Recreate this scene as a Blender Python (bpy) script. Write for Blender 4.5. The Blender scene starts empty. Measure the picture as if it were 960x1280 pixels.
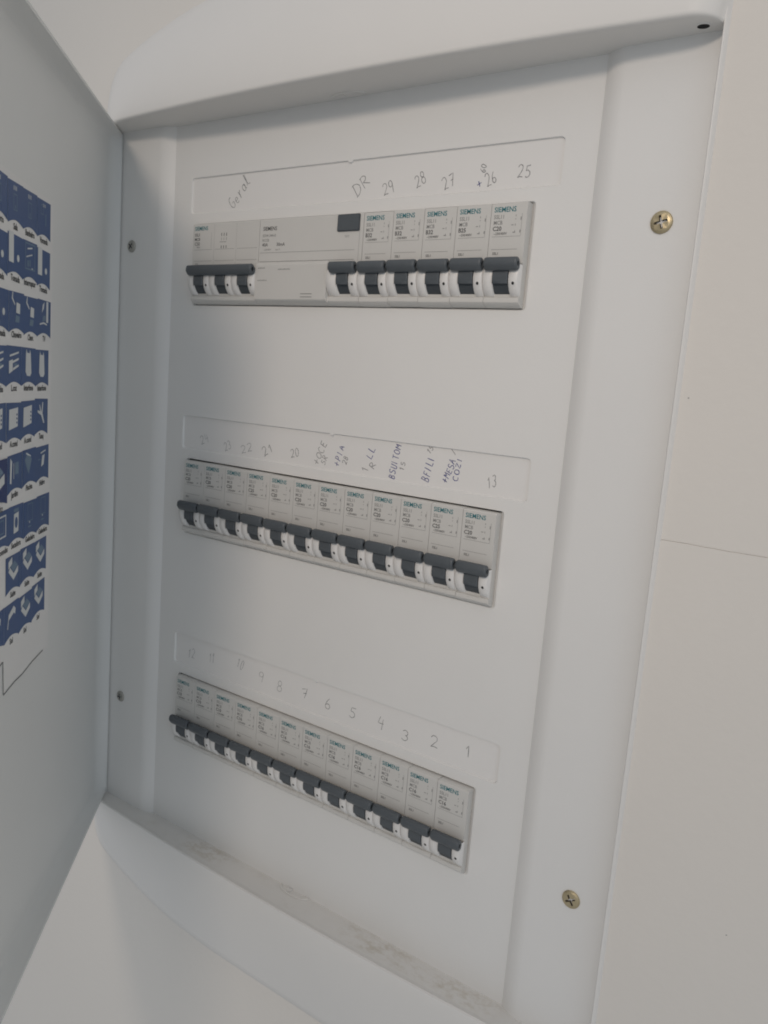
import bpy, bmesh, math, random
from mathutils import Matrix, Vector
random.seed(7)
S = 0.001                                   # everything below is written in millimetres
scene = bpy.context.scene
COL = scene.collection

# ------------------------------------------------------------------ camera
cam_d = bpy.data.cameras.new('camera')
cam = bpy.data.objects.new('camera', cam_d); COL.objects.link(cam)
cam_d.sensor_fit = 'VERTICAL'; cam_d.sensor_height = 36; cam_d.lens = 28.305
cam_d.clip_start = 0.01; cam_d.clip_end = 50
r, u, f = Vector((0.81556, 0.57348, 0.07732)), Vector((-0.15322, 0.08515, 0.98452)), Vector((-0.55802, 0.81478, -0.15732))
m = Matrix.Identity(4)
for i in range(3):
    m[i][0], m[i][1], m[i][2] = r[i], u[i], -f[i]
m[0][3], m[1][3], m[2][3] = 381.87*S, -337.48*S, 58.4*S
cam.matrix_world = m
scene.camera = cam

# ------------------------------------------------------------------ light
world = bpy.data.worlds.new('World'); scene.world = world; world.use_nodes = True
bg = world.node_tree.nodes['Background']
wn = world.node_tree
tcw = wn.nodes.new('ShaderNodeTexCoord'); spw = wn.nodes.new('ShaderNodeSeparateXYZ'); mrw = wn.nodes.new('ShaderNodeMapRange'); mxw = wn.nodes.new('ShaderNodeMix')
mxw.data_type = 'RGBA'; mrw.inputs['From Min'].default_value = -1; mrw.inputs['From Max'].default_value = 1
wn.links.new(tcw.outputs['Generated'], spw.inputs[0]); wn.links.new(spw.outputs['Z'], mrw.inputs['Value']); wn.links.new(mrw.outputs['Result'], mxw.inputs['Factor'])
mxw.inputs['A'].default_value = (0.62, 0.635, 0.65, 1); mxw.inputs['B'].default_value = (1.0, 1.04, 1.10, 1)     # floor and ceiling of a pale room
wn.links.new(mxw.outputs['Result'], bg.inputs[0]); bg.inputs[1].default_value = 0.515

def area(name, loc, target, size, power, color, shape='DISK'):
    d = bpy.data.lights.new(name, 'AREA'); d.shape = shape; d.size = size; d.energy = power; d.color = color
    o = bpy.data.objects.new(name, d); COL.objects.link(o)
    o.location = loc
    o.rotation_euler = (Vector(target)-Vector(loc)).to_track_quat('-Z', 'Y').to_euler()
    return o
area('ceiling_lamp', (0.52, -1.02, 0.54), (0.14, 0, 0.05), 0.17, 0.30, (1.0, 0.84, 0.70))
area('room_window', (2.0, -0.9, 0.3), (0.1, 0, 0), 1.0, 1.7, (0.50, 0.76, 1.0))

bpy.data.lights['ceiling_lamp'].spread = math.radians(50)
vs = scene.view_settings
vs.view_transform = 'Standard'; vs.look = 'None'; vs.exposure = 0.09; vs.gamma = 1.0; vs.use_curve_mapping = False
scene.cycles.filter_width = 1.9
scene.cycles.max_bounces = 8

# ------------------------------------------------------------------ materials
def mat(name, col, rough=0.5, bump=0.0, bscale=800, var=0.0, vscale=30, metal=0.0, spec=0.4, coat=0.0):
    mt = bpy.data.materials.new(name); mt.use_nodes = True
    nt = mt.node_tree; b = nt.nodes['Principled BSDF']
    b.inputs['Base Color'].default_value = (*col, 1); b.inputs['Roughness'].default_value = rough
    b.inputs['Metallic'].default_value = metal; b.inputs['Specular IOR Level'].default_value = spec
    tc = nt.nodes.new('ShaderNodeTexCoord')
    if var:
        n = nt.nodes.new('ShaderNodeTexNoise'); n.inputs['Scale'].default_value = vscale; n.inputs['Detail'].default_value = 6
        nt.links.new(tc.outputs['Object'], n.inputs['Vector'])
        mx = nt.nodes.new('ShaderNodeMix'); mx.data_type = 'RGBA'
        mx.inputs['A'].default_value = (*[c*(1-var) for c in col], 1); mx.inputs['B'].default_value = (*[min(1, c*(1+var)) for c in col], 1)
        nt.links.new(n.outputs['Fac'], mx.inputs['Factor']); nt.links.new(mx.outputs['Result'], b.inputs['Base Color'])
        mr = nt.nodes.new('ShaderNodeMapRange'); mr.inputs['To Min'].default_value = rough*0.85; mr.inputs['To Max'].default_value = min(1, rough*1.15)
        nt.links.new(n.outputs['Fac'], mr.inputs['Value']); nt.links.new(mr.outputs['Result'], b.inputs['Roughness'])
    if bump:
        n2 = nt.nodes.new('ShaderNodeTexNoise'); n2.inputs['Scale'].default_value = bscale; n2.inputs['Detail'].default_value = 4
        nt.links.new(tc.outputs['Object'], n2.inputs['Vector'])
        bp = nt.nodes.new('ShaderNodeBump'); bp.inputs['Strength'].default_value = bump; bp.inputs['Distance'].default_value = 0.0004
        nt.links.new(n2.outputs['Fac'], bp.inputs['Height']); nt.links.new(bp.outputs['Normal'], b.inputs['Normal'])
    return mt

def add_dirt(mt, col):
    """grime lying on the ledge and in the bottom crease: a stain with its own ragged shape"""
    nt = mt.node_tree; b = nt.nodes['Principled BSDF']; L = nt.links
    def N(t, **k):
        n = nt.nodes.new(t)
        for a, v in k.items(): setattr(n, a, v)
        return n
    def M(op, a, c=None):
        n = N('ShaderNodeMath', operation=op, use_clamp=True)
        for i, s in enumerate((a, c)):
            if s is None: continue
            if isinstance(s, (int, float)): n.inputs[i].default_value = s
            else: L.new(s, n.inputs[i])
        return n.outputs[0]
    tc = N('ShaderNodeTexCoord'); sp = N('ShaderNodeSeparateXYZ'); L.new(tc.outputs['Object'], sp.inputs[0])
    def rng(sock, a, b_, c, d):
        n = N('ShaderNodeMapRange', interpolation_type='SMOOTHSTEP')
        for i, v in zip(('From Min', 'From Max', 'To Min', 'To Max'), (a, b_, c, d)): n.inputs[i].default_value = v
        L.new(sock, n.inputs['Value']); return n.outputs['Result']
    mp = N('ShaderNodeMapping'); mp.inputs['Scale'].default_value = (170, 240, 100); L.new(tc.outputs['Object'], mp.inputs['Vector'])
    n1 = N('ShaderNodeTexNoise'); n1.inputs['Scale'].default_value = 1.0; n1.inputs['Detail'].default_value = 9; n1.inputs['Roughness'].default_value = 0.72
    L.new(mp.outputs[0], n1.inputs['Vector'])
    n2 = N('ShaderNodeTexNoise'); n2.inputs['Scale'].default_value = 19; n2.inputs['Detail'].default_value = 3; L.new(tc.outputs['Object'], n2.inputs['Vector'])
    z = M('MULTIPLY', rng(sp.outputs['Z'], -0.2385, -0.2420, 0, 1), rng(sp.outputs['Z'], -0.2462, -0.2446, 0, 1))
    y = M('MULTIPLY', rng(sp.outputs['Y'], -0.0135, -0.006, 0, 1), rng(sp.outputs['Y'], 0.0048, 0.0015, 0.25, 1))
    k = M('MULTIPLY', M('MULTIPLY', z, y), M('MULTIPLY', rng(n1.outputs['Fac'], 0.42, 0.66, 0, 1), rng(n2.outputs['Fac'], 0.44, 0.62, 0.05, 1)))
    k = M('MULTIPLY', k, 0.42)
    mx = N('ShaderNodeMix', data_type='RGBA'); mx.inputs['B'].default_value = (*col, 1)
    old = b.inputs['Base Color'].links[0].from_socket if b.inputs['Base Color'].links else None
    if old: L.new(old, mx.inputs['A'])
    else: mx.inputs['A'].default_value = b.inputs['Base Color'].default_value
    L.new(k, mx.inputs['Factor']); L.new(mx.outputs['Result'], b.inputs['Base Color'])

M = {}
M['wall'] = mat('wall_paint', (0.715, 0.682, 0.636), 0.85, 0.35, 260, 0.025, 9)
M['frame'] = mat('frame_plastic', (0.715, 0.70, 0.675), 0.48, 0.10, 900, 0.02, 25); add_dirt(M['frame'], (0.38, 0.31, 0.20))
M['cover'] = mat('cover_plastic', (0.74, 0.735, 0.72), 0.50, 0.12, 1100, 0.018, 22); 
M['strip'] = mat('label_strip_plastic', (0.75, 0.74, 0.725), 0.45, 0.06, 1200, 0.012, 40)
M['door'] = mat('door_plastic', (0.70, 0.705, 0.69), 0.5, 0.12, 900, 0.03, 18)
M['paper'] = mat('paper', (0.735, 0.73, 0.715), 0.7, 0.15, 700, 0.025, 30)
M['case'] = mat('breaker_case', (0.60, 0.59, 0.565), 0.42, 0.06, 1500, 0.02, 60)
M['guard'] = mat('breaker_guard', (0.74, 0.73, 0.715), 0.36, 0.04, 1500, 0.01, 60)
M['lever'] = mat('lever_plastic', (0.085, 0.097, 0.108), 0.42, 0.10, 1800, 0.10, 120)
M['drum'] = mat('drum_plastic', (0.055, 0.064, 0.073), 0.45, 0.05, 1500, 0.08, 120)
M['dark'] = mat('dark_hole', (0.012, 0.012, 0.012), 0.8)
M['inside'] = mat('back_box_plastic', (0.05, 0.05, 0.05), 0.8)
M['nickel'] = mat('nickel_screw', (0.50, 0.42, 0.27), 0.38, 0.15, 2500, 0.12, 300, metal=0.85)
M['steel'] = mat('dull_steel_screw', (0.40, 0.39, 0.36), 0.42, 0.15, 2500, 0.15, 300, metal=0.7)
M['teal'] = mat('teal_print', (0.02, 0.17, 0.20), 0.6)
M['ink'] = mat('grey_print', (0.09, 0.09, 0.09), 0.6)
M['ink_faint'] = mat('pale_grey_print', (0.24, 0.24, 0.235), 0.6)
M['pencil'] = mat('pencil_graphite', (0.18, 0.18, 0.185), 0.6, 0, 0, 0.4, 600)
M['pencil2'] = mat('faint_pencil', (0.34, 0.34, 0.345), 0.6, 0, 0, 0.3, 600)
M['pen'] = mat('blue_ballpoint', (0.045, 0.055, 0.23), 0.6, 0, 0, 0.3, 600)
M['navy'] = mat('navy_sticker', (0.043, 0.088, 0.215), 0.42, 0.05, 600, 0.12, 60)
M['navy2'] = mat('deep_navy_sticker', (0.014, 0.034, 0.135), 0.35, 0.05, 600, 0.10, 60)
M['white'] = mat('white_print', (0.62, 0.64, 0.64), 0.6)
M['pale'] = mat('pale_blue_print', (0.16, 0.23, 0.31), 0.6)

# ------------------------------------------------------------------ helpers
def mesh_from(verts, faces, name, mats, mi=None, smooth=None, sharp=35):
    me = bpy.data.meshes.new(name)
    me.from_pydata([(v[0]*S, v[1]*S, v[2]*S) for v in verts], [], faces)
    for mt in (mats if isinstance(mats, (list, tuple)) else [mats]): me.materials.append(mt)
    if mi:
        for p, k in zip(me.polygons, mi): p.material_index = k
    bm = bmesh.new(); bm.from_mesh(me); bmesh.ops.remove_doubles(bm, verts=bm.verts, dist=1e-7)
    if smooth: bmesh.ops.recalc_face_normals(bm, faces=bm.faces)
    bm.to_mesh(me); bm.free()
    if smooth:
        for p in me.polygons: p.use_smooth = True
        me.set_sharp_from_angle(angle=math.radians(sharp))
    me.update()
    return me

def obj(name, me, parent=None, loc=(0, 0, 0)):
    o = bpy.data.objects.new(name, me); COL.objects.link(o)
    o.location = (loc[0]*S, loc[1]*S, loc[2]*S)
    if parent: o.parent = parent
    return o

def thing(name, label, cat, loc=(0, 0, 0), group=None):
    o = bpy.data.objects.new(name, None); COL.objects.link(o); o.empty_display_size = 0.01
    o.location = (loc[0]*S, loc[1]*S, loc[2]*S)
    o['label'] = label; o['category'] = cat
    if group: o['group'] = group
    return o

class MB:
    """collects faces"""
    def __init__(s): s.v = []; s.f = []; s.m = []
    def face(s, pts, k=0):
        b = len(s.v); s.v += [tuple(p) for p in pts]; s.f.append(tuple(range(b, b+len(pts)))); s.m.append(k)
    def grid(s, rows, k=0):
        b = len(s.v); n = len(rows[0])
        for r_ in rows: s.v += [tuple(p) for p in r_]
        for i in range(len(rows)-1):
            for j in range(n-1):
                s.f.append((b+i*n+j, b+i*n+j+1, b+(i+1)*n+j+1, b+(i+1)*n+j)); s.m.append(k)
    def box(s, x0, x1, y0, y1, z0, z1, k=0):
        b = len(s.v)
        s.v += [(x, y, z) for x in (x0, x1) for y in (y0, y1) for z in (z0, z1)]
        for q in ((0, 1, 3, 2), (4, 6, 7, 5), (0, 4, 5, 1), (2, 3, 7, 6), (0, 2, 6, 4), (1, 5, 7, 3)):
            s.f.append(tuple(b+i for i in q)); s.m.append(k)
    def mesh(s, name, mats, smooth=None, sharp=35): return mesh_from(s.v, s.f, name, mats, s.m, smooth, sharp)

def rrect(x0, x1, z0, z1, r_, n=5, notch=None, nd=1.0):
    pts = []
    for cx, cz, a0 in ((x1-r_, z0+r_, -90), (x1-r_, z1-r_, 0), (x0+r_, z1-r_, 90), (x0+r_, z0+r_, 180)):
        for i in range(n+1):
            a = math.radians(a0+90*i/n); pts.append((cx+r_*math.cos(a), cz+r_*math.sin(a)))
        if notch and a0 == 0:
            pts += [(notch+1.6, z1), (notch+.7, z1-nd), (notch-.7, z1-nd), (notch-1.6, z1)]
    return pts

def flat_poly(bm, pts, y):
    bm.faces.new([bm.verts.new((p[0]*S, y*S, p[1]*S)) for p in pts])

def plate_around(bm, X0_, X1_, Z0_, Z1_, hole, y):
    """flat plate of the given rectangle with one hole; hole runs from its lower right corner anticlockwise"""
    cx = .5*(min(p[0] for p in hole)+max(p[0] for p in hole)); cz = .5*(min(p[1] for p in hole)+max(p[1] for p in hole))
    hx = max(p[0] for p in hole)-3; hz = max(p[1] for p in hole)-3
    def out(p):
        x = X1_ if p[0] > hx else (X0_ if p[0] < 2*cx-hx else p[0])
        return (x, Z1_ if p[1] > cz else Z0_)
    n = len(hole)
    for i in range(n):
        a_, b_ = hole[i], hole[(i+1) % n]; A, B = out(a_), out(b_)
        pts = [a_, b_, B]+([A] if A != B else [])
        flat_poly(bm, pts, y)

# ------------------------------------------------------------------ layout numbers
ROWS = (140.0, 0.0, -140.0)
PITCH = 18.0; X0 = -1.2                      # left edge of the first module
YC, YF, YW = 4.0, 0.0, -5.0                  # cover centre, cover flange, wall plane
ZT, ZB = 200.0, -243.0                       # soffit and ledge of the frame
XL, XR = -69.5, 290.0                        # frame opening
XM = 0.5*(XL+XR)

# ------------------------------------------------------------------ wall
def build_wall():
    mb = MB()
    g = 4.2                                  # height of the hairline joint
    xa, xb, za, zb = -2500, 2500, -1500, 1500
    hx0, hx1, hz0, hz1 = XL-2.5, XR+1.8, ZB-8, ZT+8
    for (a, b, c, d) in ((xa, hx0, g+.18, zb), (xa, hx0, za, g-.18), (hx0, hx1, hz1, zb), (hx0, hx1, za, hz0)):
        mb.face([(a, YW, c), (b, YW, c), (b, YW, d), (a, YW, d)])
    n = 60; prev = None
    rnd = random.Random(3)
    xs = [hx1+i*3.0 for i in range(n)]+[xb]
    js = [g+0.10*math.sin(i*.5)+rnd.uniform(-.07, .07) for i in range(n)]+[g]
    for i in range(n):
        a, b, ja, jb = xs[i], xs[i+1], js[i], js[i+1]
        mb.face([(a, YW, ja+.16), (b, YW, jb+.16), (b, YW, zb), (a, YW, zb)])
        mb.face([(a, YW-.12, za), (b, YW-.12, za), (b, YW-.12, jb-.12), (a, YW-.12, ja-.12)])
        mb.face([(a, YW-.12, ja-.12), (b, YW-.12, jb-.12), (b, YW+.35, jb), (a, YW+.35, ja)])
        mb.face([(a, YW+.35, ja), (b, YW+.35, jb), (b, YW, jb+.16), (a, YW, ja+.16)])
    mb.face([(xa, YW, g-.18), (hx0, YW, g-.18), (hx0, YW, g+.18), (xa, YW, g+.18)])
    o = obj('wall', mb.mesh('wall', M['wall'])); o['kind'] = 'structure'
    mk = MB()
    for x, z, q in ((295.5, 62, .35), (339, -152, .35)):
        mk.face([(x+q*math.cos(t*1.05)*(1+.3*math.sin(t*2)), YW-.16, z+q*.7*math.sin(t*1.05)) for t in range(6)])
    p = obj('paint_speck', mk.mesh('paint_speck', M['ink_faint']), o)
build_wall()

# ------------------------------------------------------------------ the board
board = thing('distribution_board', 'open white flush-mounted distribution board with hinged door and three rows of breakers', 'electrical panel', (0, 0, ZB))
BO = (0, 0, -ZB)                             # parts are written in scene millimetres

def interp(t, tab):
    for (a, va), (b, vb) in zip(tab, tab[1:]):
        if t <= b: return va+(vb-va)*(t-a)/(b-a)
    return tab[-1][1]
OFFS = [(0, 20), (2, 29), (6, 34.5), (12, 39), (22, 43.5), (38, 49), (60, 55), (82, 59.5), (114, 62.5), (140, 63), (185, 63)]
def build_frame():
    mb = MB()
    nx = 44
    us = [0, .001, .0025, .0045, .007, .01, .014, .019, .025, .032, .04, .05, .075, .1]+[.1+.8*i/24 for i in range(1, 24)]+[.9, .925, .95, .96, .968, .975, .981, .986, .99, .993, .9955, .9975, .999, 1]
    for top in (True, False):
        sg = 1 if top else -1
        z0 = ZT if top else ZB
        rows = []
        for u_ in us:
            x = XL+(XR-XL)*u_
            q = (x-XM)/(0.5*(XR-XL))
            yf = (-24.5+8.5*q*q) if top else (-17.5+5.5*q*q)
            e = min(u_, 1-u_)*(XR-XL+7.0)
            if e < 11: yf = -7.2+(yf+7.2)*math.sqrt(max(0, 1-(1-e/11)**2))      # the ends of the bulge round off into the rails
            off = interp(e, OFFS)
            xo = XL-4.5+(XR-XL+7.0)*u_
            row = [(x, 7.0, z0-sg*0.0), (x, yf+4.0, z0), (x, yf+1.6, z0+sg*.06), (x, yf+.55, z0+sg*.45), (x, yf+.1, z0+sg*1.1), (x, yf, z0+sg*2.0)]
            if not top:                      # a low raised lip along the ledge
                row = [(x, 7.0, z0-.8), (x, yf+5.0, z0-.4), (x, yf+2.6, z0+.2), (x, yf+1.2, z0+.9), (x, yf+.3, z0+.5), (x, yf, z0-.8)]
            for k in range(1, 11):
                v = k/10
                row.append((x+(xo-x)*v, yf+(YW-1.6-yf)*v**1.8, z0+sg*(2+(off-2)*v)))
            row.append((xo+(xo-XM)*.002, YW-.5, z0+sg*(off+.9)))
            row.append((xo+(xo-XM)*.003, YW+1, z0+sg*(off+1.2)))
            rows.append(row)
        mb.grid(rows)
        for end, xo in ((rows[0], XL-5.2), (rows[-1], XR+2.6)):   # flanks of the bulge
            outer = [(xo if p[1] < YW+.5 else p[0], YW+1, p[2]) for p in end[1:]]
            mid = [(a[0]+(b[0]-a[0])*.75, a[1]+(b[1]-a[1])*.5, a[2]) for a, b in zip(end[1:], outer)]
            mb.grid([end[1:], mid, outer])
    # the narrow side rails
    n = 40
    def rail(prof):
        rows = []
        for i in range(n+1):
            z = ZB-6+(ZT-ZB+12)*i/n
            rows.append([(x, y, z) for x, y in prof])
        mb.grid(rows)
    rail([(XR, 7), (XR, -5.6), (XR+.15, -6.3), (XR+.5, -6.8), (XR+.95, -6.7), (XR+2.3, -4.9), (XR+2.5, YW+1)])
    rail([(XL, 7), (XL, -5.0), (XL-.3, -5.4), (XL-1.2, -5.6), (XL-4.0, -5.3), (XL-4.6, YW+1)])
    return obj('frame', mb.mesh('frame', M['frame'], True, 40), board, BO)
build_frame()

CUT = [(-4.0, 216.6, rz-44.3, rz+3.3) for rz in ROWS]
SLOT = [(-8.6, 227.4, rz+9.0, rz+29.6) for rz in ROWS]
CXL, CXR = -23.5, 242.5
def build_cover():
    bm = bmesh.new()
    zlast = ZT+1
    for rz, (a, b, c, d), (e, f_, g, h) in zip(ROWS, CUT, SLOT):
        zc = .5*(d+g)
        flat_poly(bm, [(CXL, h+4), (CXR, h+4), (CXR, zlast), (CXL, zlast)], YC)
        plate_around(bm, CXL, CXR, zc, h+4, rrect(e, f_, g, h, 2.2, 5, notch=110.0, nd=1.0), YC)
        plate_around(bm, CXL, CXR, c-4, zc, rrect(a, b, c, d, 1.6, 4), YC)
        zlast = c-4
    flat_poly(bm, [(CXL, ZB-1), (CXR, ZB-1), (CXR, zlast), (CXL, zlast)], YC)
    def ring(lo, ylo, hi, yhi):
        va = [bm.verts.new((p[0]*S, ylo*S, p[1]*S)) for p in lo]; vb = [bm.verts.new((p[0]*S, yhi*S, p[1]*S)) for p in hi]
        k = len(va)
        for i in range(k): bm.faces.new((va[i], va[(i+1) % k], vb[(i+1) % k], vb[i]))
    for (a, b, c, d) in CUT:
        r0, r1, r2 = rrect(a, b, c, d, 1.6, 4), rrect(a+.25, b-.3, c+.25, d-.15, 1.4, 4), rrect(a+.6, b-2.3, c+.8, d-.2, .8, 4)
        ring(r0, YC, r1, YC+.3); ring(r1, YC+.3, r2, YC+1.9)
    for (a, b, c, d) in SLOT:
        ring(rrect(a, b, c, d, 2.2, 5, 110, 1), YC, rrect(a+.5, b-.5, c+.7, d-.4, 1.8, 5, 110, 1), YC+1.15)
    me = bpy.data.meshes.new('cover'); 
    # side slopes and flanges
    def strip(prof):
        n = 30; rows = [[bm.verts.new((x*S, y*S, (ZB-1+(ZT-ZB+2)*i/n)*S)) for x, y in prof] for i in range(n+1)]
        for i in range(n):
            for j in range(len(prof)-1): bm.faces.new((rows[i][j], rows[i][j+1], rows[i+1][j+1], rows[i+1][j]))
    def sl(t): return YC+(YF-YC)*(3*t*t-2*t**3)
    ts = [i/10 for i in range(11)]
    strip([(CXR, YC)]+[(CXR+.2+10.0*t, YC+(YF-YC)*(1-(1-t)**2.0)) for t in ts]+[(XR+.05, YF)])
    strip([(CXL, YC)]+[(CXL-.2-11.0*t, YC+(YF-YC)*(1-(1-t)**2.0)) for t in ts]+[(XL-.05, YF)])
    bmesh.ops.remove_doubles(bm, verts=bm.verts, dist=1e-6)
    for f_ in bm.faces:
        f_.normal_update()
        if f_.normal.y > 0.02: f_.normal_flip()
        c_ = f_.calc_center_median().x/S
        f_.smooth = c_ < CXL or c_ > CXR
    bm.to_mesh(me); bm.free()
    me.materials.append(M['cover'])
    me.set_sharp_from_angle(angle=math.radians(20))
    return obj('cover', me, board, BO)
build_cover()

def build_back_box():
    mb = MB()
    x0, x1, z0, z1, y0, y1 = CXL-4, CXR+4, ZB+3, ZT-3, YC+3, 60
    mb.face([(x0, y1, z0), (x1, y1, z0), (x1, y1, z1), (x0, y1, z1)])
    for (a, b, c, d) in ((x0, x0, z0, z1), (x1, x1, z0, z1)): mb.face([(a, y0, c), (a, y1, c), (a, y1, d), (a, y0, d)])
    for z in (z0, z1): mb.face([(x0, y0, z), (x1, y0, z), (x1, y1, z), (x0, y1, z)])
    obj('back_box', mb.mesh('back_box', M['inside']), board, BO)
build_back_box()

# screws -----------------------------------------------------------
def screw_mesh(name, mt, R_, ang):
    mb = MB(); n = 28
    w, l = R_*.13, R_*.60
    cross = [(w, w), (l, w*.8), (l, -w*.8), (w, -w), (w*.8, -l), (-w*.8, -l), (-w, -w), (-l, -w*.8), (-l, w*.8), (-w, w), (-w*.8, l), (w*.8, l)]
    ca, sa = math.cos(ang), math.sin(ang)
    cross = [(x*ca-z*sa, x*sa+z*ca) for x, z in cross]
    prof = [(R_, .6), (R_, -.45), (R_*.94, -.75), (R_*.80, -1.05)]
    rows = [[(q*math.cos(2*math.pi*i/n), y, q*math.sin(2*math.pi*i/n)) for i in range(n+1)] for q, y in prof]
    mb.grid(rows)
    me = bpy.data.meshes.new(name); bm = bmesh.new()
    vv = [bm.verts.new((v[0]*S, v[1]*S, v[2]*S)) for v in mb.v]
    for f_ in mb.f: bm.faces.new([vv[i] for i in f_])
    edges = []
    for lp, y in (([(R_*.80*math.cos(2*math.pi*i/n), R_*.80*math.sin(2*math.pi*i/n)) for i in range(n)], -1.05), (cross, -1.25)):
        q = [bm.verts.new((p[0]*S, y*S, p[1]*S)) for p in lp]
        edges += [bm.edges.new((q[i], q[(i+1) % len(q)])) for i in range(len(q))]
    bmesh.ops.triangle_fill(bm, edges=edges, use_beauty=True, normal=(0, -1, 0))
    a = [bm.verts.new((p[0]*S, -1.25*S, p[1]*S)) for p in cross]; b = [bm.verts.new((p[0]*.55*S, .9*S, p[1]*.55*S)) for p in cross]
    k0 = len(bm.faces)
    ff = [bm.faces.new((a[i], a[(i+1) % 12], b[(i+1) % 12], b[i])) for i in range(12)]+[bm.faces.new(b)]
    bmesh.ops.remove_doubles(bm, verts=bm.verts, dist=1e-6); bmesh.ops.recalc_face_normals(bm, faces=bm.faces)
    for f_ in bm.faces: f_.material_index = 0; f_.smooth = False
    for f_ in ff:
        if f_.is_valid: f_.material_index = 1
    bm.to_mesh(me); bm.free(); me.materials.append(mt); me.materials.append(M['drum'] if mt == M['steel'] else mat('screw_recess', (0.12, 0.10, 0.07), .6, metal=.4))
    return me
for x, z, mt, R_, a in ((274.5, 130.7, M['nickel'], 4.5, .25), (272.2, -169.6, M['nickel'], 4.3, .55), (-57.6, 131.3, M['steel'], 3.7, .9), (-56.5, -167.9, M['steel'], 3.7, .2)):
    o = obj('screw', screw_mesh('screw', mt, R_, a), board, (x, YF, z-ZB))
    o['label'] = 'brass-toned crosshead screw' if mt == M['nickel'] else 'dull grey crosshead screw'

# latch hole in the soffit, moulded tabs ----------------------------------
def ring_disc(cx, cy, z, rx, ry, sg, n=20):
    mb = MB()
    def lp(k, h): return [(cx+rx*k*math.cos(2*math.pi*i/n), cy+ry*k*math.sin(2*math.pi*i/n), z+sg*h) for i in range(n+1)]
    mb.grid([lp(1.25, 0.0), lp(1.18, .28), lp(1.0, .30)], 0)
    mb.grid([lp(1.0, .30), lp(.98, .05)], 1)
    mb.face(lp(.98, .05)[:-1], 1)
    return mb
obj('latch_hole', ring_disc(283.0, -6.6, ZT, 2.3, 2.1, -1).mesh('latch_hole', [M['frame'], M['dark']]), board, BO)
def tab(z, sg, cx, cy):
    mb = MB()
    n = 14
    for k, (rx, ry) in enumerate(((11, 4.5),)):
        o_ = [(cx+rx*math.cos(math.pi*i/n), cy-ry*math.sin(math.pi*i/n)) for i in range(n+1)]
        i_ = [(cx+(rx-1.2)*math.cos(math.pi*i/n), cy-(ry-1.2)*math.sin(math.pi*i/n)) for i in range(n+1)]
        mb.grid([[(p[0], p[1], z) for p in o_], [(p[0]*.97+cx*.03, p[1], z+sg*.5) for p in o_], [(p[0], p[1], z+sg*.5) for p in i_], [(p[0], p[1], z) for p in i_]])
    mb.box(cx-6, cx-2, cy-2.6, cy+.5, min(z, z+sg*.6), max(z, z+sg*.6))
    return mb.mesh('moulded_tab', M['frame'], True, 30)
obj('moulded_tab', tab(ZT, -1, 109, 0.5), board, BO)
obj('moulded_tab', tab(ZB-.55, 1, 106, 3.0), board, BO)

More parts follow.
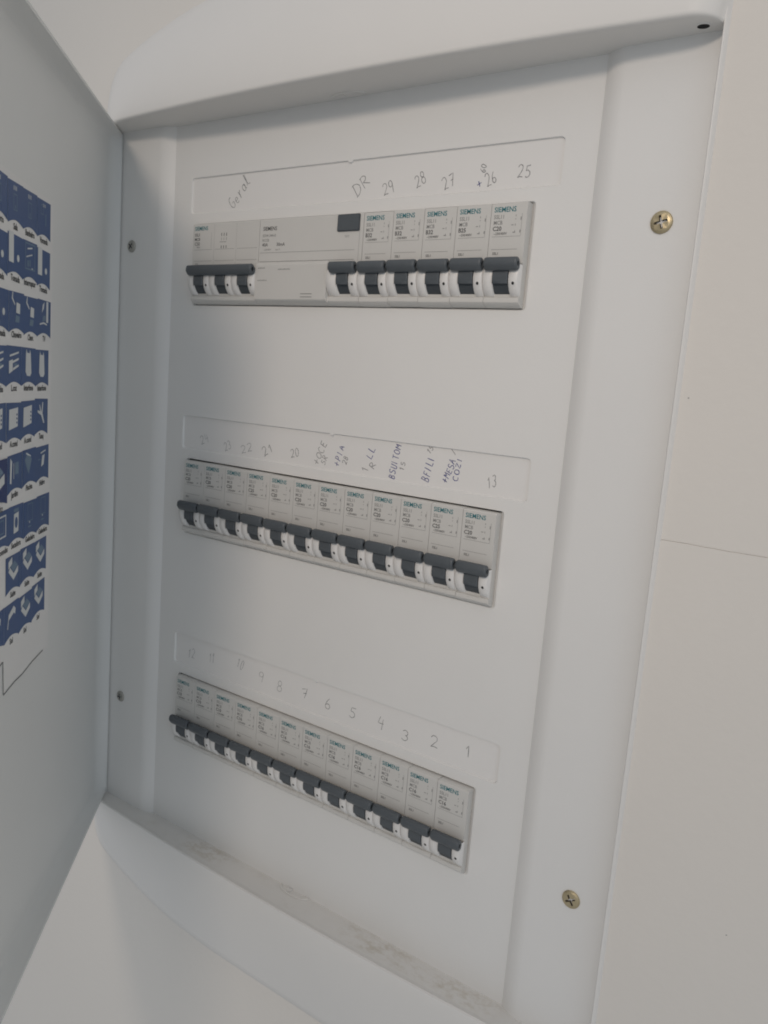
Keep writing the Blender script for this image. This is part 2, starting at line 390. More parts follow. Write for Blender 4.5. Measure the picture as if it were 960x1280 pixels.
# ------------------------------------------------------------------ handwriting
def arc(cx, cy, rx, ry, a0, a1, n=9): return [(cx+rx*math.cos(math.radians(a0+(a1-a0)*i/n)), cy+ry*math.sin(math.radians(a0+(a1-a0)*i/n))) for i in range(n+1)]
GL = {
 '0': [arc(.3, .5, .28, .5, 60, 420)], '1': [[(.12, .72), (.32, 1), (.3, 0)]],
 '2': [arc(.3, .72, .27, .28, 160, -40, 7)+[(.05, .02), (.3, .08), (.62, .02)]],
 '3': [arc(.27, .75, .24, .25, 150, -80, 7)+arc(.27, .26, .28, .27, 80, -150, 8)],
 '4': [[(.2, 1), (.05, .42), (.55, .45)], [(.48, .85), (.42, -.1)]],
 '5': [[(.58, 1), (.18, .96), (.12, .58)]+arc(.28, .3, .28, .3, 110, -140, 8)],
 '6': [[(.45, 1), (.2, .7), (.06, .3)]+arc(.3, .24, .24, .24, 180, 520, 10)],
 '7': [[(.05, .95), (.6, 1), (.25, 0)], [(.15, .5), (.5, .52)]],
 '8': [arc(.3, .75, .2, .24, -90, 270, 9)+arc(.3, .25, .25, .26, 90, -270, 10)],
 '9': [arc(.3, .72, .24, .27, 20, 380, 10)+[(.5, .4), (.46, -.08)]],
 'G': [arc(.36, .5, .34, .5, 60, 330, 10)+[(.64, .45), (.36, .45)]], 'e': [[(.08, .3), (.5, .36)]+arc(.3, .3, .22, .3, 20, 320, 9)],
 'r': [[(.1, .6), (.14, 0), (.16, .4), (.4, .6)]], 'a': [arc(.28, .28, .24, .28, 50, 400, 9)+[(.52, .55), (.5, .08), (.66, .02)]],
 'l': [[(.0, .1), (.3, .55), (.42, 1.0), (.28, 1.1), (.2, .7), (.24, .1), (.5, .02)]],
 'D': [[(.1, 1), (.08, 0)], [(.0, .98)]+arc(.12, .5, .5, .48, 85, -85, 8)+[(.0, .0)]], 'R': [[(.1, 1), (.06, 0)], [(.02, .95)]+arc(.22, .75, .32, .25, 80, -90, 7)+[(.15, .5), (.62, .0)]],
 'C': [arc(.36, .5, .34, .5, 50, 310, 9)], 'O': [arc(.34, .5, .32, .5, 80, 445, 11)], 'E': [[(.55, 1), (.1, .96), (.08, .02), (.58, 0)], [(.1, .52), (.45, .54)]],
 'P': [[(.12, 1), (.08, 0)], [(.05, .96)]+arc(.2, .72, .32, .27, 80, -95, 7)], 'I': [[(.2, 1), (.18, 0)]], 'A': [[(.02, 0), (.3, 1), (.6, 0)], [(.12, .38), (.5, .4)]],
 'L': [[(.16, 1), (.1, .04), (.58, .02)]], 'B': [[(.12, 1), (.08, 0)], [(.06, .98)]+arc(.18, .76, .32, .24, 80, -85, 6)+arc(.18, .26, .4, .27, 85, -95, 7)],
 'S': [arc(.32, .76, .25, .24, 40, 250, 7)+arc(.3, .26, .27, .27, 70, -150, 8)], 'U': [[(.08, 1), (.08, .35)]+arc(.32, .3, .24, .3, 180, 360, 7)+[(.58, 1)]],
 'T': [[(.0, .97), (.62, 1)], [(.32, 1), (.3, 0)]], 'M': [[(.05, 0), (.12, 1), (.36, .45), (.62, 1), (.68, 0)]], 'F': [[(.1, 0), (.12, 1), (.58, 1)], [(.12, .55), (.46, .56)]],
 'Z': [[(.05, 1), (.58, .98), (.05, .02), (.6, 0)]], '+': [[(.0, .45), (.6, .5)], [(.3, .85), (.27, .1)]],
}
def hand_mesh(text, width, h, wline, mt, seed, y):
    """the strokes of one word as thin raised ribbons; local origin at the start of its baseline"""
    rnd = random.Random(seed); mb = MB()
    adv = width/max(1, len(text)); gw = min(adv*.95, h*1.0) if len(text) > 1 else h*.9
    for i, ch in enumerate(text):
        ox = i*adv; oz = rnd.uniform(-.08, .08)*h; sh = rnd.uniform(.0, .22); k = rnd.uniform(.9, 1.1)
        for st in GL[ch]:
            P = [(ox+(p[0]*gw*1.25+p[1]*h*sh*.5), oz+p[1]*h*k) for p in st]
            Q = []
            for a, b in zip(P, P[1:]):
                for t in (0, .5): Q.append((a[0]+(b[0]-a[0])*t+rnd.uniform(-.09, .09), a[1]+(b[1]-a[1])*t+rnd.uniform(-.09, .09)))
            Q.append(P[-1])
            L_, R2 = [], []
            for j, q in enumerate(Q):
                a, b = Q[max(0, j-1)], Q[min(len(Q)-1, j+1)]
                dx, dz = b[0]-a[0], b[1]-a[1]; d = math.hypot(dx, dz) or 1
                w = wline*.5*rnd.uniform(.6, 1.15)
                L_.append((q[0]-dz/d*w, y, q[1]+dx/d*w)); R2.append((q[0]+dz/d*w, y, q[1]-dx/d*w))
            mb.grid([L_, R2])
    return mb.mesh('handwriting', mt)

MARKS = [(0, 'Geral', 25.9, 10.2, 20.3, 46.0, 6.5, 0),
  (0, 'DR', 115.3, 11.2, 11.7, 40.0, 6.5, 0),
  (0, '29', 132.2, 11.0, 7.6, 22.0, 5.6, 0),
  (0, '28', 151.4, 13.4, 7.2, 25.0, 5.6, 0),
  (0, '27', 167.6, 10.8, 7.3, 23.0, 5.6, 0),
  (0, '+', 185.7, 11.0, 3.1, 23.0, 3.5, 1),
  (0, '26', 190.6, 11.0, 6.3, 26.0, 5.6, 0),
  (0, '60', 188.4, 17.5, 4.0, 72.0, 3.0, 0),
  (0, '25', 205.3, 13.9, 7.4, 3.0, 5.6, 0),
  (1, '24', 7.9, 12.1, 8.4, 26.0, 5, 0),
  (1, '23', 28.5, 10.9, 6.5, 25.0, 5, 0),
  (1, '22', 42.4, 10.6, 10.0, 17.0, 5, 0),
  (1, '21', 60.9, 10.8, 9.6, 38.0, 5, 0),
  (1, '20', 81.2, 12.7, 7.0, 19.0, 5, 0),
  (1, '+OCE', 100.9, 11.0, 14.5, 67.0, 4, 0),
  (1, '5R', 105.7, 11.6, 5.5, 68.0, 3.2, 0),
  (1, '+PIA', 115.5, 11.9, 12.4, 76.0, 3.6, 1),
  (1, '28', 120.2, 13.8, 4.7, 72.0, 3, 0),
  (1, '1', 134.9, 11.3, 2.2, 81.0, 4, 0),
  (1, 'R', 138.8, 13.5, 3.3, 68.0, 4, 0),
  (1, 'LL', 136.3, 18.4, 7.5, 69.0, 4, 1),
  (1, 'BSUITOM', 151.8, 10.0, 18.3, 81.0, 3.8, 1),
  (1, '15', 157.4, 15.0, 5.1, 82.0, 2.6, 0),
  (1, 'BFILI', 172.7, 11.1, 13.7, 78.0, 4.2, 1),
  (1, '15', 172.2, 25.3, 4.2, 55.0, 2.6, 0),
  (1, '+MESA', 183.4, 11.9, 13.1, 71.0, 3.4, 1),
  (1, 'COZI', 189.4, 13.9, 12.8, 83.0, 2.8, 1),
  (1, 'I', 186.4, 26.2, 4.2, 47.0, 3.4, 0),
  (1, '13', 205.9, 13.1, 5.4, 12.0, 5.6, 0),
  (2, '12', 3.1, 15.0, 7.2, -2.0, 6.2, 0),
  (2, '11', 22.8, 17.1, 5.3, -2.0, 6.2, 0),
  (2, '10', 46.8, 20.5, 5.8, -15.0, 6.2, 0),
  (2, '9', 65.3, 17.4, 3.3, -1.0, 6.2, 0),
  (2, '8', 80.4, 14.8, 3.2, -1.0, 6.2, 0),
  (2, '7', 100.2, 16.2, 3.6, 9.0, 6.2, 0),
  (2, '6', 117.1, 14.5, 3.5, 2.0, 6.2, 0),
  (2, '5', 134.2, 15.5, 4.5, -6.0, 6.2, 0),
  (2, '4', 153.8, 15.3, 3.7, -3.0, 6.2, 0),
  (2, '3', 169.6, 14.0, 4.6, -3.0, 6.2, 0),
  (2, '2', 187.5, 15.5, 4.4, 2.0, 6.2, 0),
  (2, '1', 207.7, 17.2, 1.8, 6.0, 6.2, 0)]
HW = {'R': 5.5, '+': 3.6}
strips = []
for rz, (a, b, c, d) in zip(ROWS, SLOT):
    bm = bmesh.new()
    flat_poly(bm, rrect(a-.2, b+.2, c-.2, d+.2, 2.1, 5), YC+1.1)
    me = bpy.data.meshes.new('label_strip'); bm.to_mesh(me); bm.free(); me.materials.append(M['strip'])
    strips.append(obj('label_strip', me, board, BO))
for i, (rw, t, x, z, w, ang, h, pen) in enumerate(MARKS):
    o = obj('handwriting', hand_mesh(t, w, h, .42 if pen else .34, M['pen'] if pen else (M['pencil2'] if (rw == 2 and x < 90) or (rw == 1 and x < 60) else M['pencil']), i+11, 0), strips[rw], (x, YC+1.04, ROWS[rw]+z))
    o.rotation_euler = (0, -math.radians(ang), 0)

# ------------------------------------------------------------------ the door
DH = (-68.5, -1.0); DANG = math.radians(-48.46); DW = 356.0
DZ0, DZ1 = ZB+1.5, ZT-1.0
def bow(s): return -(6.0+5.5*math.sin(math.pi*max(0, min(1, s/DW))))     # local y of the inner skin, panel side is +y
def build_door():
    mb = MB()
    ss = [0, 2, 5, 9, 14]+[14+328*i/30 for i in range(1, 31)]+[347, 351, 354, 356]
    def col(s):
        y = bow(s); e = min(s, DW-s); yy = y
        if e < 9: yy = y*(1-(1-e/9)**2)-0.4*(1-e/9)     # the long sides curve up to the rim
        z0, z1 = DZ0, DZ1
        return [(s, 0, z0), (s, -.3, z0+1.2), (s, yy*.55, z0+2.0), (s, yy*.9, z0+3.4), (s, yy, z0+6)]+[(s, yy, z0+6+(z1-z0-12)*k/12) for k in range(1, 12)]+\
               [(s, yy, z1-6), (s, yy*.9, z1-3.4), (s, yy*.55, z1-2.0), (s, -.3, z1-1.2), (s, 0, z1)]
    cols = [col(s) for s in ss]
    mb.grid(cols)
    back = [[(s, bow(s)-2.4, DZ0), (s, bow(s)-2.4, .5*(DZ0+DZ1)), (s, bow(s)-2.4, DZ1)] for s in ss]
    mb.grid(back)
    for k in (0, -1):                                    # top and bottom edge
        mb.grid([[c[k] for c in cols], [(b[k][0], b[k][1], b[k][2]) for b in back]])
    mb.grid([[(0, 0, DZ0), (0, 0, DZ1)], [(0, bow(0)-2.4, DZ0), (0, bow(0)-2.4, DZ1)]])
    mb.grid([[(DW, 0, DZ0), (DW, 0, DZ1)], [(DW, bow(DW)-2.4, DZ0), (DW, bow(DW)-2.4, DZ1)]])
    return mb.mesh('door', M['door'], True, 50)
door = obj('door', build_door(), board, (DH[0], DH[1], -ZB))
door.rotation_euler = (0, 0, DANG)
door['label'] = 'half-open white door leaf with icon stickers on its inside'

mb = MB()
for sa, sb, za in ((109.0, 176.2, -98.6), (176.2, 300.0, -83.2)):       # cut paper: its lower edge steps up away from the hinge
    mb.grid([[(s, bow(s)+.10, z+(s-100)*.012*(z > 0)) for z in (za, 0, 135.0)] for s in [sa+(sb-sa)*i/14 for i in range(15)]])
obj('paper_sheet', mb.mesh('paper_sheet', M['paper']), door)

def ribbon(pts, w, y_of, mb, k=0):
    for a, b in zip(pts, pts[1:]):
        dx, dz = b[0]-a[0], b[1]-a[1]; d = math.hypot(dx, dz) or 1
        nx_, nz_ = -dz/d*w/2, dx/d*w/2
        mb.face([(p[0]+sx*nx_, y_of(p[0]), p[1]+sx*nz_) for p, sx in ((a, 1), (a, -1), (b, -1), (b, 1))], k)
mb = MB()
ribbon([(232, -95), (205, -90), (187, -83.5), (176.5, -82.5), (176.2, -91), (175.8, -99), (160, -98.2), (150, -98.6), (135, -97.4), (118, -97)], .55, lambda s: bow(s)+.3, mb)
obj('sheet_edge_line', mb.mesh('sheet_edge_line', M['ink']), door)  # thin dark ribbon laid along the stepped lower edge of the paper

# text helper --------------------------------------------------------
def text_faces(body, size, bold=0.0, align='LEFT', squeeze=1.0):
    cu = bpy.data.curves.new('t', 'FONT'); cu.body = body; cu.size = size; cu.align_x = align; cu.resolution_u = 2; cu.offset = bold
    ob = bpy.data.objects.new('t', cu); COL.objects.link(ob)
    dg = bpy.context.evaluated_depsgraph_get()
    me = bpy.data.meshes.new_from_object(ob.evaluated_get(dg))
    V = [(v.co.x*squeeze, v.co.y) for v in me.vertices]; F = [tuple(p.vertices) for p in me.polygons]
    bpy.data.objects.remove(ob); bpy.data.curves.remove(cu); bpy.data.meshes.remove(me)
    return V, F
def put_text(mb, body, size, x, z, yf, k=0, bold=0.0, align='LEFT', squeeze=1.0, flip=False, rot=0):
    V, F = text_faces(body, size, bold, align, squeeze)
    b = len(mb.v); c, s_ = math.cos(rot), math.sin(rot)
    for (p, q) in V:
        p, q = p*c-q*s_, p*s_+q*c
        xx = x-p if flip else x+p
        mb.v.append((xx, yf(xx), z+q))
    for f_ in F: mb.f.append(tuple(b+i for i in f_)); mb.m.append(k)

# stickers: local u runs to the right as one reads it (towards the hinge, so s falls), v up; tile about 19.5 x 17
def R4(a, b, c, d): return [(a, c), (b, c), (b, d), (a, d)]
def ring4(a, b, c, d, w): return [R4(a, b, c, c+w), R4(a, b, d-w, d), R4(a, a+w, c+w, d-w), R4(b-w, b, c+w, d-w)]
def oval(cx, cz, rx, rz, n=12): return [(cx+rx*math.cos(2*math.pi*i/n), cz+rz*math.sin(2*math.pi*i/n)) for i in range(n)]
W_, P_, N_ = 1, 2, 0
def bedic():
    return [(W_, [(3.5, 8.6), (10.5, 3.2), (17, 6.4), (17, 9.6), (10.8, 6.6), (5.6, 10.6)]), (W_, [(3.5, 10), (8.6, 12), (8.6, 15.6), (3.5, 13.6)]), (P_, [(6.6, 10.8), (10.8, 7.4), (16.4, 10.0), (12, 13)])]
ICON = {
 'lamp': [(W_, R4(7+i*1.7, 7.7+i*1.7, 12.6, 14.6)) for i in range(3)]+[(P_, q) for q in ring4(7, 12, 3.5, 11, .45)]+[(P_, R4(9, 10.2, 4.5, 6))],
 'lamp2': [(W_, R4(8+i*1.6, 8.6+i*1.6, 13, 14.6)) for i in range(3)]+[(P_, q) for q in ring4(5, 9, 9, 14, .4)]+[(P_, R4(12, 13, 4, 10))],
 'outlet': [(W_, R4(1.2, 7.6, 3.0, 17)), (P_, oval(4.4, 9, 1.6, 1.9)), (W_, oval(13.5, 6, 1.7, 1.7))],
 'switch': [(P_, q) for q in ring4(3, 17, 2.5, 15.5, .7)]+[(W_, [(6, 12.2), (13, 13.2), (13, 13.9), (6, 12.9)]), (W_, [(4.5, 8.2), (13, 10), (13, 10.6), (4.5, 8.8)]), (P_, R4(6, 8, 4, 7)), (P_, R4(9, 10.4, 4.4, 7.4)), (W_, R4(12, 14, 2.9, 3.7))],
 'shower': [(W_, [(3.0, 13), (4.2, 16.2), (5, 16), (4.4, 13.4), (7.8, 10.6), (7.2, 10.0)]), (W_, [(9, 6.6), (14.2, 6.2), (14.6, 11), (9.6, 11.6)]), (P_, [(8, 2.2), (13, 2), (14, 5), (9, 5.4)])],
 'tv': [(W_, R4(13, 16, 5, 16)), (W_, [(6, 9.5), (9, 12), (10, 15.5), (7.4, 13.8)]), (W_, [(3, 3), (9, 4), (14, 3.4), (14, 4.2), (9, 4.9), (3, 3.8)]), (P_, [(7, 5), (12, 6), (12, 8.6), (8, 8)])],
 'counter': [(W_, [(3, 3), (8, 4.4), (8, 10), (3, 9)]), (W_, [(8.4, 4.6), (16, 6.6), (16, 7.6), (8.4, 5.8)]), (W_, [(8, 8), (16, 9.8), (16, 10.8), (8, 9.2)]), (W_, [(4, 11), (16, 13), (16, 13.9), (4, 12)]), (P_, R4(10, 14, 6.6, 8))],
 'phone': [(W_, [(5.4, 4.2), (7.4, 2.2), (12, 2.0), (13.8, 3.6), (12.8, 13.2), (11.6, 15.6), (11, 13.6), (7.6, 13.8), (6.6, 15.8), (5.8, 13)]), (P_, oval(9.6, 4.6, .8, .9))],
 'heater': [(W_, [(3, 3), (15, 4.6), (15.4, 14), (3.4, 13)])]+[(P_, [(4.4+i*1.6, 4.4+i*.2), (5.2+i*1.6, 4.5+i*.2), (5.4+i*1.6, 11.4+i*.2), (4.6+i*1.6, 11.3+i*.2)]) for i in range(5)]+[(N_, R4(13, 14.4, 6+2*j, 7+2*j)) for j in range(3)],
 'tap': [(W_, [(4, 9), (9.5, 7.4), (13, 3.2), (14.6, 3.2), (11.6, 8.6), (12.6, 14.4), (11.2, 14.6), (10, 9.2), (7.4, 13.2), (6.6, 12.8), (8, 9.6), (4, 10.2)])],
 'bed': bedic(), 'bed2': [(W_, [(4, 4), (5, 3.6), (6, 8), (13, 10.4), (15, 9), (15.6, 12), (13, 14), (6, 11)]), (P_, [(7, 9.4), (12, 11), (12, 12.4), (7, 10.8)])],
 'bigbed': [(W_, [(2, 8), (8, 3), (17, 6), (17, 10), (8, 7), (2, 11)]), (W_, [(2, 12), (7, 13.4), (7, 16), (2, 14.8)]), (P_, [(4, 11), (8.4, 8), (16, 10.4), (12, 13)])],
 'pool': [(P_, [(3, 11), (9, 3), (13.5, 10.6), (8, 14.6)]), (W_, [(5, 14), (12, 12), (12, 12.7), (5, 14.9)])], 'fan': [(W_, [(8, 5), (12, 6), (13.5, 11.5), (9.6, 11)]), (W_, [(7, 12.2), (15, 13.2), (15, 13.9), (7, 13)]), (P_, R4(3, 7, 9, 9.6))],
 'tower': [(W_, [(3, 2.5), (5, 2), (6, 13), (3.6, 15)]), (W_, R4(8, 8.6, 4, 12)), (P_, R4(10, 15, 6, 12))],
 'oven': [(W_, q) for q in ring4(3, 16, 3, 14, .8)]+[(P_, q) for q in ring4(5, 13, 5, 12, .6)],
 'washer': [(W_, [(6.4, 2), (13, 2.6), (13.4, 12.6), (6.8, 12)]), (N_, oval(9.9, 7.4, 2.1, 2.9)), (P_, R4(6.6, 13.2, 13, 14.6))],
 'fridge': [(P_, q) for q in ring4(6, 13.6, 5.4, 15, .45)]+[(W_, oval(9, 5, .6, .7)), (P_, oval(9, 2.6, 2.6, .5))],
}
GRID = [
 (132.8, 0, [('lamp2', 'Varanda'), ('lamp', 'Banheiro'), ('lamp', 'Sala'), ('lamp', 'Quarto'), ('lamp2', 'Sala')]),
 (110.3, 0, [('outlet', 'Tomada'), ('switch', 'Interruptor'), ('outlet', 'Tomada'), ('outlet', 'Tomada'), ('outlet', 'Tomada')]),
 (85.6, 2, [('tv', 'TV'), ('shower', 'Chuv.'), ('shower', 'Chuveiro'), ('outlet', 'Tomada'), ('outlet', 'Tomada')]),
 (61.8, -1, [('phone', 'Interfone'), ('phone', 'Interfone'), ('counter', 'L.coz'), ('counter', 'Cozinha'), ('counter', 'Cozinha')]),
 (37.1, -1, [('tap', 'Tanq'), ('heater', 'A.cond'), ('heater', 'A.cond'), ('heater', 'A.cond'), ('counter', 'Sala')]),
 (13.4, 1, [('fan', 'Hidro'), ('pool', 'Piscina'), ('tower', 'Jardim'), ('bigbed', 'Quarto'), ('bed', 'Quarto')]),
 (-11.8, 3, [('fridge', 'Geladeira'), ('fridge', 'Geladeira'), ('washer', 'Secadora'), ('oven', 'Microondas'), ('oven', 'Forno')]),
 (-34.8, -1, [('bed', 'Suite'), ('bed', 'Suite'), ('bed', 'Suite')]),
 (-57.6, -3, [('bed', 'Sol'), ('bed', 'Sol'), ('bed2', 'Sol'), ('bed2', 'Sol'), ('bed2', 'Sol')]),
]
def sticker(s_right, ztop, icon, cap, big=False, rnd=None):
    """tile with an arched bottom edge; s_right is the hinge-side edge"""
    mb = MB(); w, h = 19.75, 16.4
    if big: w, h = 24.0, 19.0
    s_left = s_right+w
    lay = .55 if big else .22
    sk = rnd.uniform(-.6, .6)
    def X(u_): return s_left-u_
    def yl(k): return lambda s: bow(s)+lay+k*.06
    def pt(u_, v, k): s = X(u_); return (s, yl(k)(s), ztop-h+v+sk*(u_/w-.5))
    n = 8
    arch = [(w*i/n, 2.0*math.sin(math.pi*i/n)-.6) for i in range(n+1)]
    topl = [(w*i/n, h) for i in range(n+1)]
    mb.grid([[pt(a[0], a[1]-1.0, 0) for a in arch], [pt(a[0], a[1], 0) for a in topl]], 0)
    k_ = w/19.75
    for ci, poly in ICON[icon]: mb.face([pt(p[0]*k_*.97+.2, p[1]*k_*.93+1.2, 1 if ci != 0 else 2) for p in poly], ci)
    V, F = text_faces(cap, 3.9*k_, 0.12, 'CENTER', .9)
    b = len(mb.v)
    for p, q in V: mb.v.append(pt(w/2+p, q-3.7*k_, 0))
    for f_ in F: mb.f.append(tuple(b+i for i in f_)); mb.m.append(3)
    return mb.mesh('sticker', [M['navy2'] if big else M['navy'], M['white'], M['pale'], M['ink']])
rs = random.Random(5)
for zt, dx, cells in GRID:
    for c, (ic, cap) in enumerate(cells):
        big = ic == 'bigbed'
        o = obj('sticker', sticker(113.0-dx+c*19.75+rs.uniform(-.25, .25)+(1.5 if big else 0), zt+rs.uniform(-.5, .5)-(1.2 if big else 0), ic, cap, big, rs), door)

# ------------------------------------------------------------------ breakers (local origin: front bottom left corner of the face line, z 0 = print line)
ZBAR0, ZBAR1 = -22.0, -38.6
def case_mesh(w, name='housing'):
    g = .11
    prof = [(34, 2.3), (.7, 2.3), (.25, 2.15), (0, 1.7), (0, -24.2), (.9, -24.8), (.9, -38.9), (0, -39.2), (-.2, -39.6), (-.2, -41.2), (.25, -41.8), (3.3, -43.4), (34, -43.4)]
    mb = MB()
    n = len(prof)
    mb.grid([[(g, y, z) for y, z in prof], [(g+.25, y-.0, z) for y, z in prof], [(w-g-.25, y, z) for y, z in prof], [(w-g, y, z) for y, z in prof]])
    for x in (g, w-g): mb.face([(x, y, z) for y, z in prof])
    # joints of the front: two shallow ribs that read as hairlines
    return mb.mesh(name, M['case'], True, 28)
RB = 10.6; CY, CZ = 7.3, -30.3
def arc_pts(rad, a0, a1, n): return [(CY-rad*math.cos(math.radians(a0+(a1-a0)*i/n)), CZ+rad*math.sin(math.radians(a0+(a1-a0)*i/n))) for i in range(n+1)]
def guard_mesh(spans, name='lever_guard'):
    mb = MB()
    for (x0, x1) in spans:
        p = arc_pts(RB, 33, -52, 14); q = arc_pts(RB-.35, 33, -52, 14)
        e = .3
        mb.grid([[(x0, y+5, z) for y, z in q], [(x0, y, z) for y, z in q], [(x0+e, y, z) for y, z in p], [(x1-e, y, z) for y, z in p], [(x1, y, z) for y, z in q], [(x1, y+5, z) for y, z in q]])
    return mb.mesh(name, M['guard'], True, 50)
def lever_mesh(x0, x1):
    """the rocker: drum between the guards, then the toggle stem that runs up to the bar"""
    mb = MB()
    p = arc_pts(RB-.9, 31, -50, 14)
    mb.grid([[(x0, y, z) for y, z in p], [(x1, y, z) for y, z in p]], 1)
    a = arc_pts(RB+.55, 31, -16, 10); b = arc_pts(RB-1.2, 31, -16, 10)
    e = .35
    mb.grid([[(x0+.15, y, z) for y, z in b], [(x0+.15, y+.3, z) for y, z in a], [(x0+e+.15, y, z) for y, z in a], [(x1-e-.15, y, z) for y, z in a], [(x1-.15, y+.3, z) for y, z in a], [(x1-.15, y, z) for y, z in b]], 0)
    mb.face([(x0+.15, *b[-1]), (x1-.15, *b[-1]), (x1-e-.15, *a[-1]), (x0+e+.15, *a[-1])], 0)
    return mb.mesh('lever', [M['lever'], M['drum']], True, 40)
def bar_mesh(x0, x1):
    """ribbed crossbar of the toggle with a rounded section and open end"""
    mb = MB(); n = 20; cy, cz = -4.3, -24.9
    def sec(k, x): 
        out = []
        for i in range(n+1):
            t = 2*math.pi*i/n
            rib = 1+.035*math.cos(6*t)
            ry, rz_ = 2.35*k*rib, 3.05*k*rib
            y, z = ry*math.cos(t), rz_*math.sin(t)
            y2 = y*.97-z*.25; z2 = z*.97+y*.2
            out.append((x, cy+y2, cz+z2))
        return out
    rows = [sec(.66, x0), sec(.84, x0+.2), sec(.95, x0+.6), sec(1, x0+1.3), sec(1, x1-1.0), sec(.95, x1-.45), sec(.84, x1-.1), sec(.74, x1)]
    mb.grid(rows, 0)
    mb.face(sec(.66, x0)[:-1][::-1], 0)
    mb.grid([sec(.74, x1), sec(.42, x1), sec(.40, x1-1.2)], 0); mb.face(sec(.40, x1-1.2)[:-1], 1)
    return mb.mesh('toggle_bar', [M['lever'], M['dark']], True, 40)
def hole_mesh(x, z):
    mb = MB(); n = 10
    dy = CY-math.sqrt(RB**2-(z-CZ)**2)-.04
    def lp(r_, o): return [(x+r_*math.cos(2*math.pi*i/n), dy+o+(CY-math.sqrt(RB**2-(z+r_*math.sin(2*math.pi*i/n)-CZ)**2)-.04-dy), z+r_*math.sin(2*math.pi*i/n)) for i in range(n+1)]
    mb.grid([lp(1.25, .02), lp(1.1, -.12), lp(.72, -.10)], 0); mb.face(lp(.72, -.10)[:-1], 1)
    return mb.mesh('rivet_hole', [M['guard'], M['dark']])
YP = -.05
def yp(x): return YP
def hline(mb, x0, x1, z, w, k): mb.face([(x0, YP, z-w/2), (x1, YP, z-w/2), (x1, YP, z+w/2), (x0, YP, z+w/2)], k)
def vline(mb, x, z0, z1, w, k): mb.face([(x-w/2, YP, z0), (x+w/2, YP, z0), (x+w/2, YP, z1), (x-w/2, YP, z1)], k)
TM = [M['teal'], M['ink'], M['ink_faint']]
def print_mesh(series, rating, extra):
    mb = MB()
    put_text(mb, 'SIEMENS', 3.15, 1.5, -1.6, yp, 0, .05, squeeze=.94)
    put_text(mb, series+'1', 2.4, 1.6, -4.5, yp, 2, .03, squeeze=.92)
    put_text(mb, 'MCB', 2.4, 1.6, -7.0, yp, 2, .03, squeeze=.92)
    put_text(mb, rating, 2.7, 1.4, -9.7, yp, 1, .06, squeeze=.98)
    put_text(mb, '~230/400V', 1.55, 2.2, -11.5, yp, 1, .02, squeeze=.95)
    hline(mb, 1.4, 15.6, -12.3, .14, 2)
    hline(mb, 1.6, 14.6, -17.9, .16, 2)
    put_text(mb, extra, 1.6, 2.4, -20.2, yp, 1, .03)
    vline(mb, 15.6, -12.2, -2.6, .13, 2)
    for z, l in ((-3.0, .8), (-4.6, .5), (-6.9, .9), (-9.8, .7)):
        vline(mb, 12.6, z-l, z, .28, 2); 
    hline(mb, 10.6, 11.8, -7.4, .3, 2); hline(mb, 11.6, 12.9, -10.6, .4, 2); vline(mb, 15.2, -10.8, -9.6, .45, 2); vline(mb, 15.2, -5.4, -4.0, .4, 2)
    return mb.mesh('print', TM)

case1 = case_mesh(PITCH); guard1 = guard_mesh([(.2, 5.1), (13.2, 17.8)]); lever1 = lever_mesh(5.15, 13.15); bar1 = bar_mesh(1.5, 18.1); hole1 = hole_mesh(15.7, -33.2)
prints = {}
def place(name, label, cat, x, rz, parts, group):
    t = thing(name, label, cat, (x, 0, rz-43.4), group)
    for n_, me in parts:
        if isinstance(me, tuple):
            p = obj(n_, me[0], t, (0, 0, 43.4))
            obj(me[1], me[2], p)
        else: obj(n_, me, t, (0, 0, 43.4))
    return t
def breaker(col, row, rating, series, label, group):
    key = (series, rating)
    if key not in prints: prints[key] = print_mesh(series, rating, '5SL1')
    x = X0+col*PITCH; jr = random.Random(col*7+row*31)
    return place('circuit_breaker', label, 'circuit breaker', x, ROWS[row]+jr.uniform(-.12, .12),
                 [('housing', case1), ('lever_guard', guard1), ('lever', (lever1, 'toggle_bar', bar1)), ('rivet_hole', hole1), ('print', prints[key])], group)

ORD = ('leftmost', 'second', 'third', 'fourth', 'fifth', 'sixth', 'seventh', 'eighth', 'ninth', 'tenth', 'eleventh', 'rightmost')
NW = ('one', 'two', 'three', 'four', 'five', 'six', 'seven', 'eight', 'nine', 'ten', 'eleven', 'twelve')
NUMW = {'29': 'twenty-nine', '28': 'twenty-eight', '27': 'twenty-seven', '26': 'twenty-six', '25': 'twenty-five'}
G1, G2, G3 = 'single-pole breakers in the top row', 'single-pole breakers in the middle row', 'single-pole breakers in the bottom row'
for c, (num, rt) in enumerate((('29', 'B32'), ('28', 'B32'), ('27', 'B32'), ('26', 'B25'), ('25', 'C20'))):
    breaker(7+c, 0, rt, '5SL1', '%s breaker under pencilled %s, %s from right in top row' % (rt, NUMW[num], ('fifth', 'fourth', 'third', 'second', 'first')[c]), G1)
mid = [('C20', 'under a faint pencilled twenty-four'), ('C20', 'under the pencilled twenty-three'), ('C20', 'under the pencilled twenty-two'),
       ('C25', 'under the pencilled twenty-one'), ('C20', 'under the pencilled twenty'), ('C20', 'under the steep pencilled OCE'),
       ('C20', 'under the steep +PIA note'), ('C20', 'under the blue LL'), ('C20', 'under the long blue BSUITOM'),
       ('C20', 'under the blue BFILI'), ('C25', 'under the blue +MESA'), ('C20', 'under the pencilled thirteen')]
for c, (rt, w) in enumerate(mid):
    breaker(c, 1, rt, '5SL1', '%s breaker of the middle row%s, %s' % (ORD[c], '' if c in (0, 11) else ' from the left', w), G2)
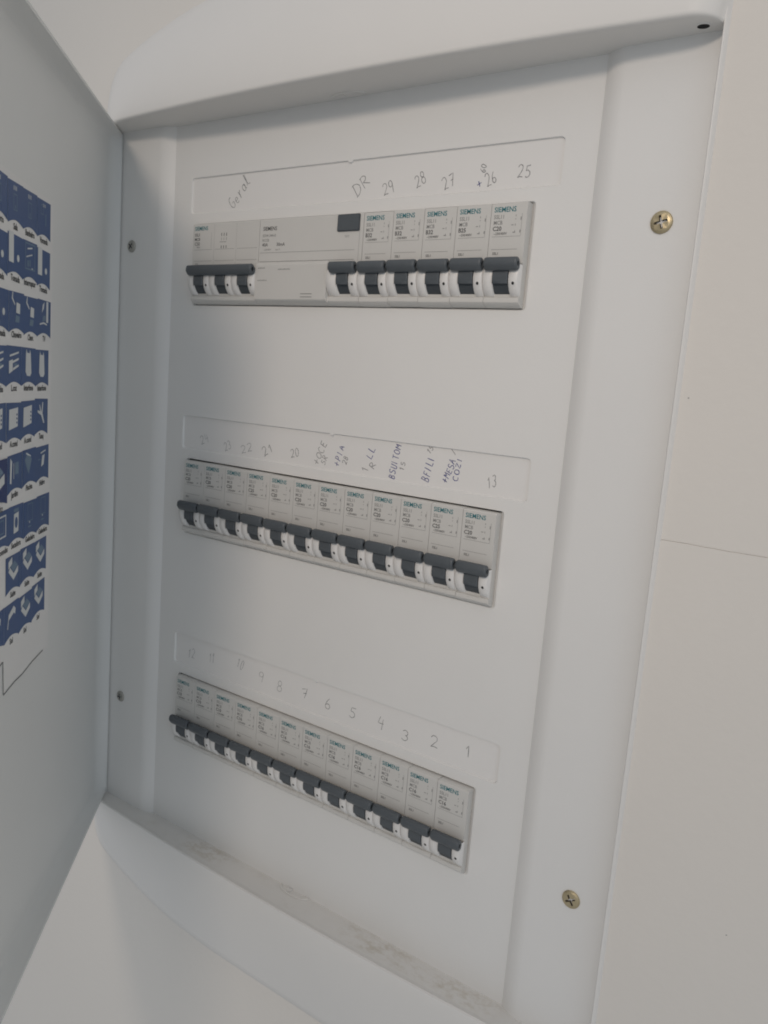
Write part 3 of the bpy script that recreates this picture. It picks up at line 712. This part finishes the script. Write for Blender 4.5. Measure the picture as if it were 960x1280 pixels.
for c in range(12):
    breaker(c, 2, 'C16' if c > 2 else 'C10', '5SL1', '%s breaker of the bottom row%s, under the pencilled %s' % (ORD[c], '' if c in (0, 11) else ' from the left', NW[11-c]), G3)

# three-pole main breaker
def main_breaker():
    w = 3*PITCH
    gs, ls = [], []
    t = thing('main_breaker', 'three-pole main breaker with one long grey toggle bar, left end of the top row', 'circuit breaker', (X0, 0, ROWS[0]-43.4))
    up = (0, 0, 43.4)
    obj('housing', case_mesh(w), t, up)
    obj('lever_guard', guard_mesh([(k*PITCH+a, k*PITCH+b) for k in range(3) for a, b in ((.2, 5.1), (13.2, 17.8))]), t, up)
    for k in range(3):
        l = obj('lever', lever1, t, (k*PITCH, 0, 43.4))
        obj('rivet_hole', hole1, t, (k*PITCH, 0, 43.4))
    obj('toggle_bar', bar_mesh(1.5, w+.2), t, up)
    mb = MB()
    put_text(mb, 'SIEMENS', 3.15, 1.5, -1.6, yp, 0, .05, squeeze=.94)
    for s_, z, k, sz in (('5SL3', -4.9, 1, 2.3), ('MCB', -7.4, 1, 2.3), ('C50', -10.1, 1, 2.7)): put_text(mb, s_, sz, 1.6, z, yp, k, .04, squeeze=.95)
    put_text(mb, '400V', 1.3, 3.4, -11.6, yp, 1)
    for k in range(3):
        hline(mb, k*PITCH+(1.6 if k == 0 else .8), k*PITCH+16.6, -12.6, .16, 2); hline(mb, k*PITCH+(1.6 if k == 0 else .8), k*PITCH+16.6, -19.0, .16, 2)
        vline(mb, 24+k*2.0, -5.4, -3.6, .45, 1); vline(mb, 24+k*2.0, -7.8, -6.2, .3, 2); vline(mb, 24+k*2.0, -12.2, -10.6, .5, 1)
        if k: vline(mb, k*PITCH, -21, 1.6, .09, 2)
    hline(mb, 22.6, 28, -8.6, .3, 2); vline(mb, 15.6, -11.8, -3.0, .14, 2)
    put_text(mb, '5SL3', 1.3, 2.6, -21.0, yp, 2, .02)
    obj('print', mb.mesh('print', TM), t, up)
main_breaker()

# residual current device, four modules wide
def rcd():
    w = 4*PITCH; x = X0+3*PITCH
    t = thing('residual_current_breaker', 'wide residual current breaker with dark test button between main breaker and 29', 'circuit breaker', (x, 0, ROWS[0]-43.4))
    up = (0, 0, 43.4)
    prof = [(34, 2.3), (.7, 2.3), (.25, 2.15), (0, 1.7), (0, -20.6), (-1.2, -21.4), (-2.0, -22.6), (-2.0, -40.6), (-1.6, -41.2), (3.3, -43.4), (34, -43.4)]
    mb = MB(); g = .18; xb = 3*PITCH-2.6
    mb.grid([[(q, y, z) for y, z in prof] for q in (g, g+.25, xb-.3, xb)])
    for q in (g, xb): mb.face([(q, y, z) for y, z in prof])
    prof2 = [(34, 2.3), (.7, 2.3), (.25, 2.15), (0, 1.7), (0, -24.2), (.9, -24.8), (.9, -38.9), (0, -39.2), (-.2, -39.6), (-.2, -41.2), (.25, -41.8), (3.3, -43.4), (34, -43.4)]
    mb.grid([[(q, y, z) for y, z in prof2] for q in (xb, xb+.01, w-g-.25, w-g)])
    for q in (w-g,): mb.face([(q, y, z) for y, z in prof2])
    obj('housing', mb.mesh('housing', M['case'], True, 28), t, up)
    ox = 3*PITCH
    obj('lever_guard', guard_mesh([(ox-2.3, ox+4.6), (ox+12.4, ox+17.8)]), t, up)
    l = obj('lever', lever_mesh(4.65, 12.35), t, (ox, 0, 43.4)); obj('toggle_bar', bar_mesh(1.0, 17.6), l)
    obj('rivet_hole', hole_mesh(15.2, -33.2), t, (ox, 0, 43.4))
    b = MB(); b.box(55.2, 69.6, -.9, 2, -6.4, 2.0)
    me = b.mesh('test_button', M['lever']); bm = bmesh.new(); bm.from_mesh(me)
    bmesh.ops.bevel(bm, geom=bm.edges[:], offset=.4*S, segments=2, affect='EDGES'); bm.to_mesh(me); bm.free()
    obj('test_button', me, t, up)
    mb = MB()
    put_text(mb, 'SIEMENS', 2.9, 2.6, -3.8, yp, 1, .05, squeeze=.95)
    put_text(mb, '5SV4 344-0', 2.1, 2.4, -7.2, yp, 2, .02); put_text(mb, 'RCCB', 1.9, 2.4, -9.6, yp, 2, .02)
    put_text(mb, '40A', 2.5, 2.4, -12.2, yp, 1, .03); put_text(mb, '30mA', 2.5, 13.0, -12.2, yp, 1, .03)
    put_text(mb, '~230/400V', 1.3, 3.4, -14.4, yp, 2); put_text(mb, 'type A', 1.3, 12.4, -14.4, yp, 2)
    put_text(mb, 'TEST', 1.5, 60, -9.4, yp, 2)
    hline(mb, 1.0, 67, -15.6, .18, 2); hline(mb, 1.0, 67, -20.4, .18, 1); vline(mb, 69.6, -21, -5, .14, 2)
    yq = -2.06
    for (a, c, z, w_) in ((2, 8, -24.4, .5), (17, 26, -25.2, .5), (2, 10, -31.0, .5)):
        for i in range(int((c-a)/.9)):
            q = a+i*.9; mb.face([(q, yq, z), (q+.55, yq, z), (q+.55, yq, z+w_+.5*((i*7) % 3)/3), (q, yq, z+w_)], 2)
    for z in (-38.0, -39.6): mb.face([(34, yq, z), (42, yq, z), (42, yq, z+.28), (34, yq, z+.28)], 1)
    obj('print', mb.mesh('print', TM), t, up)
rcd()
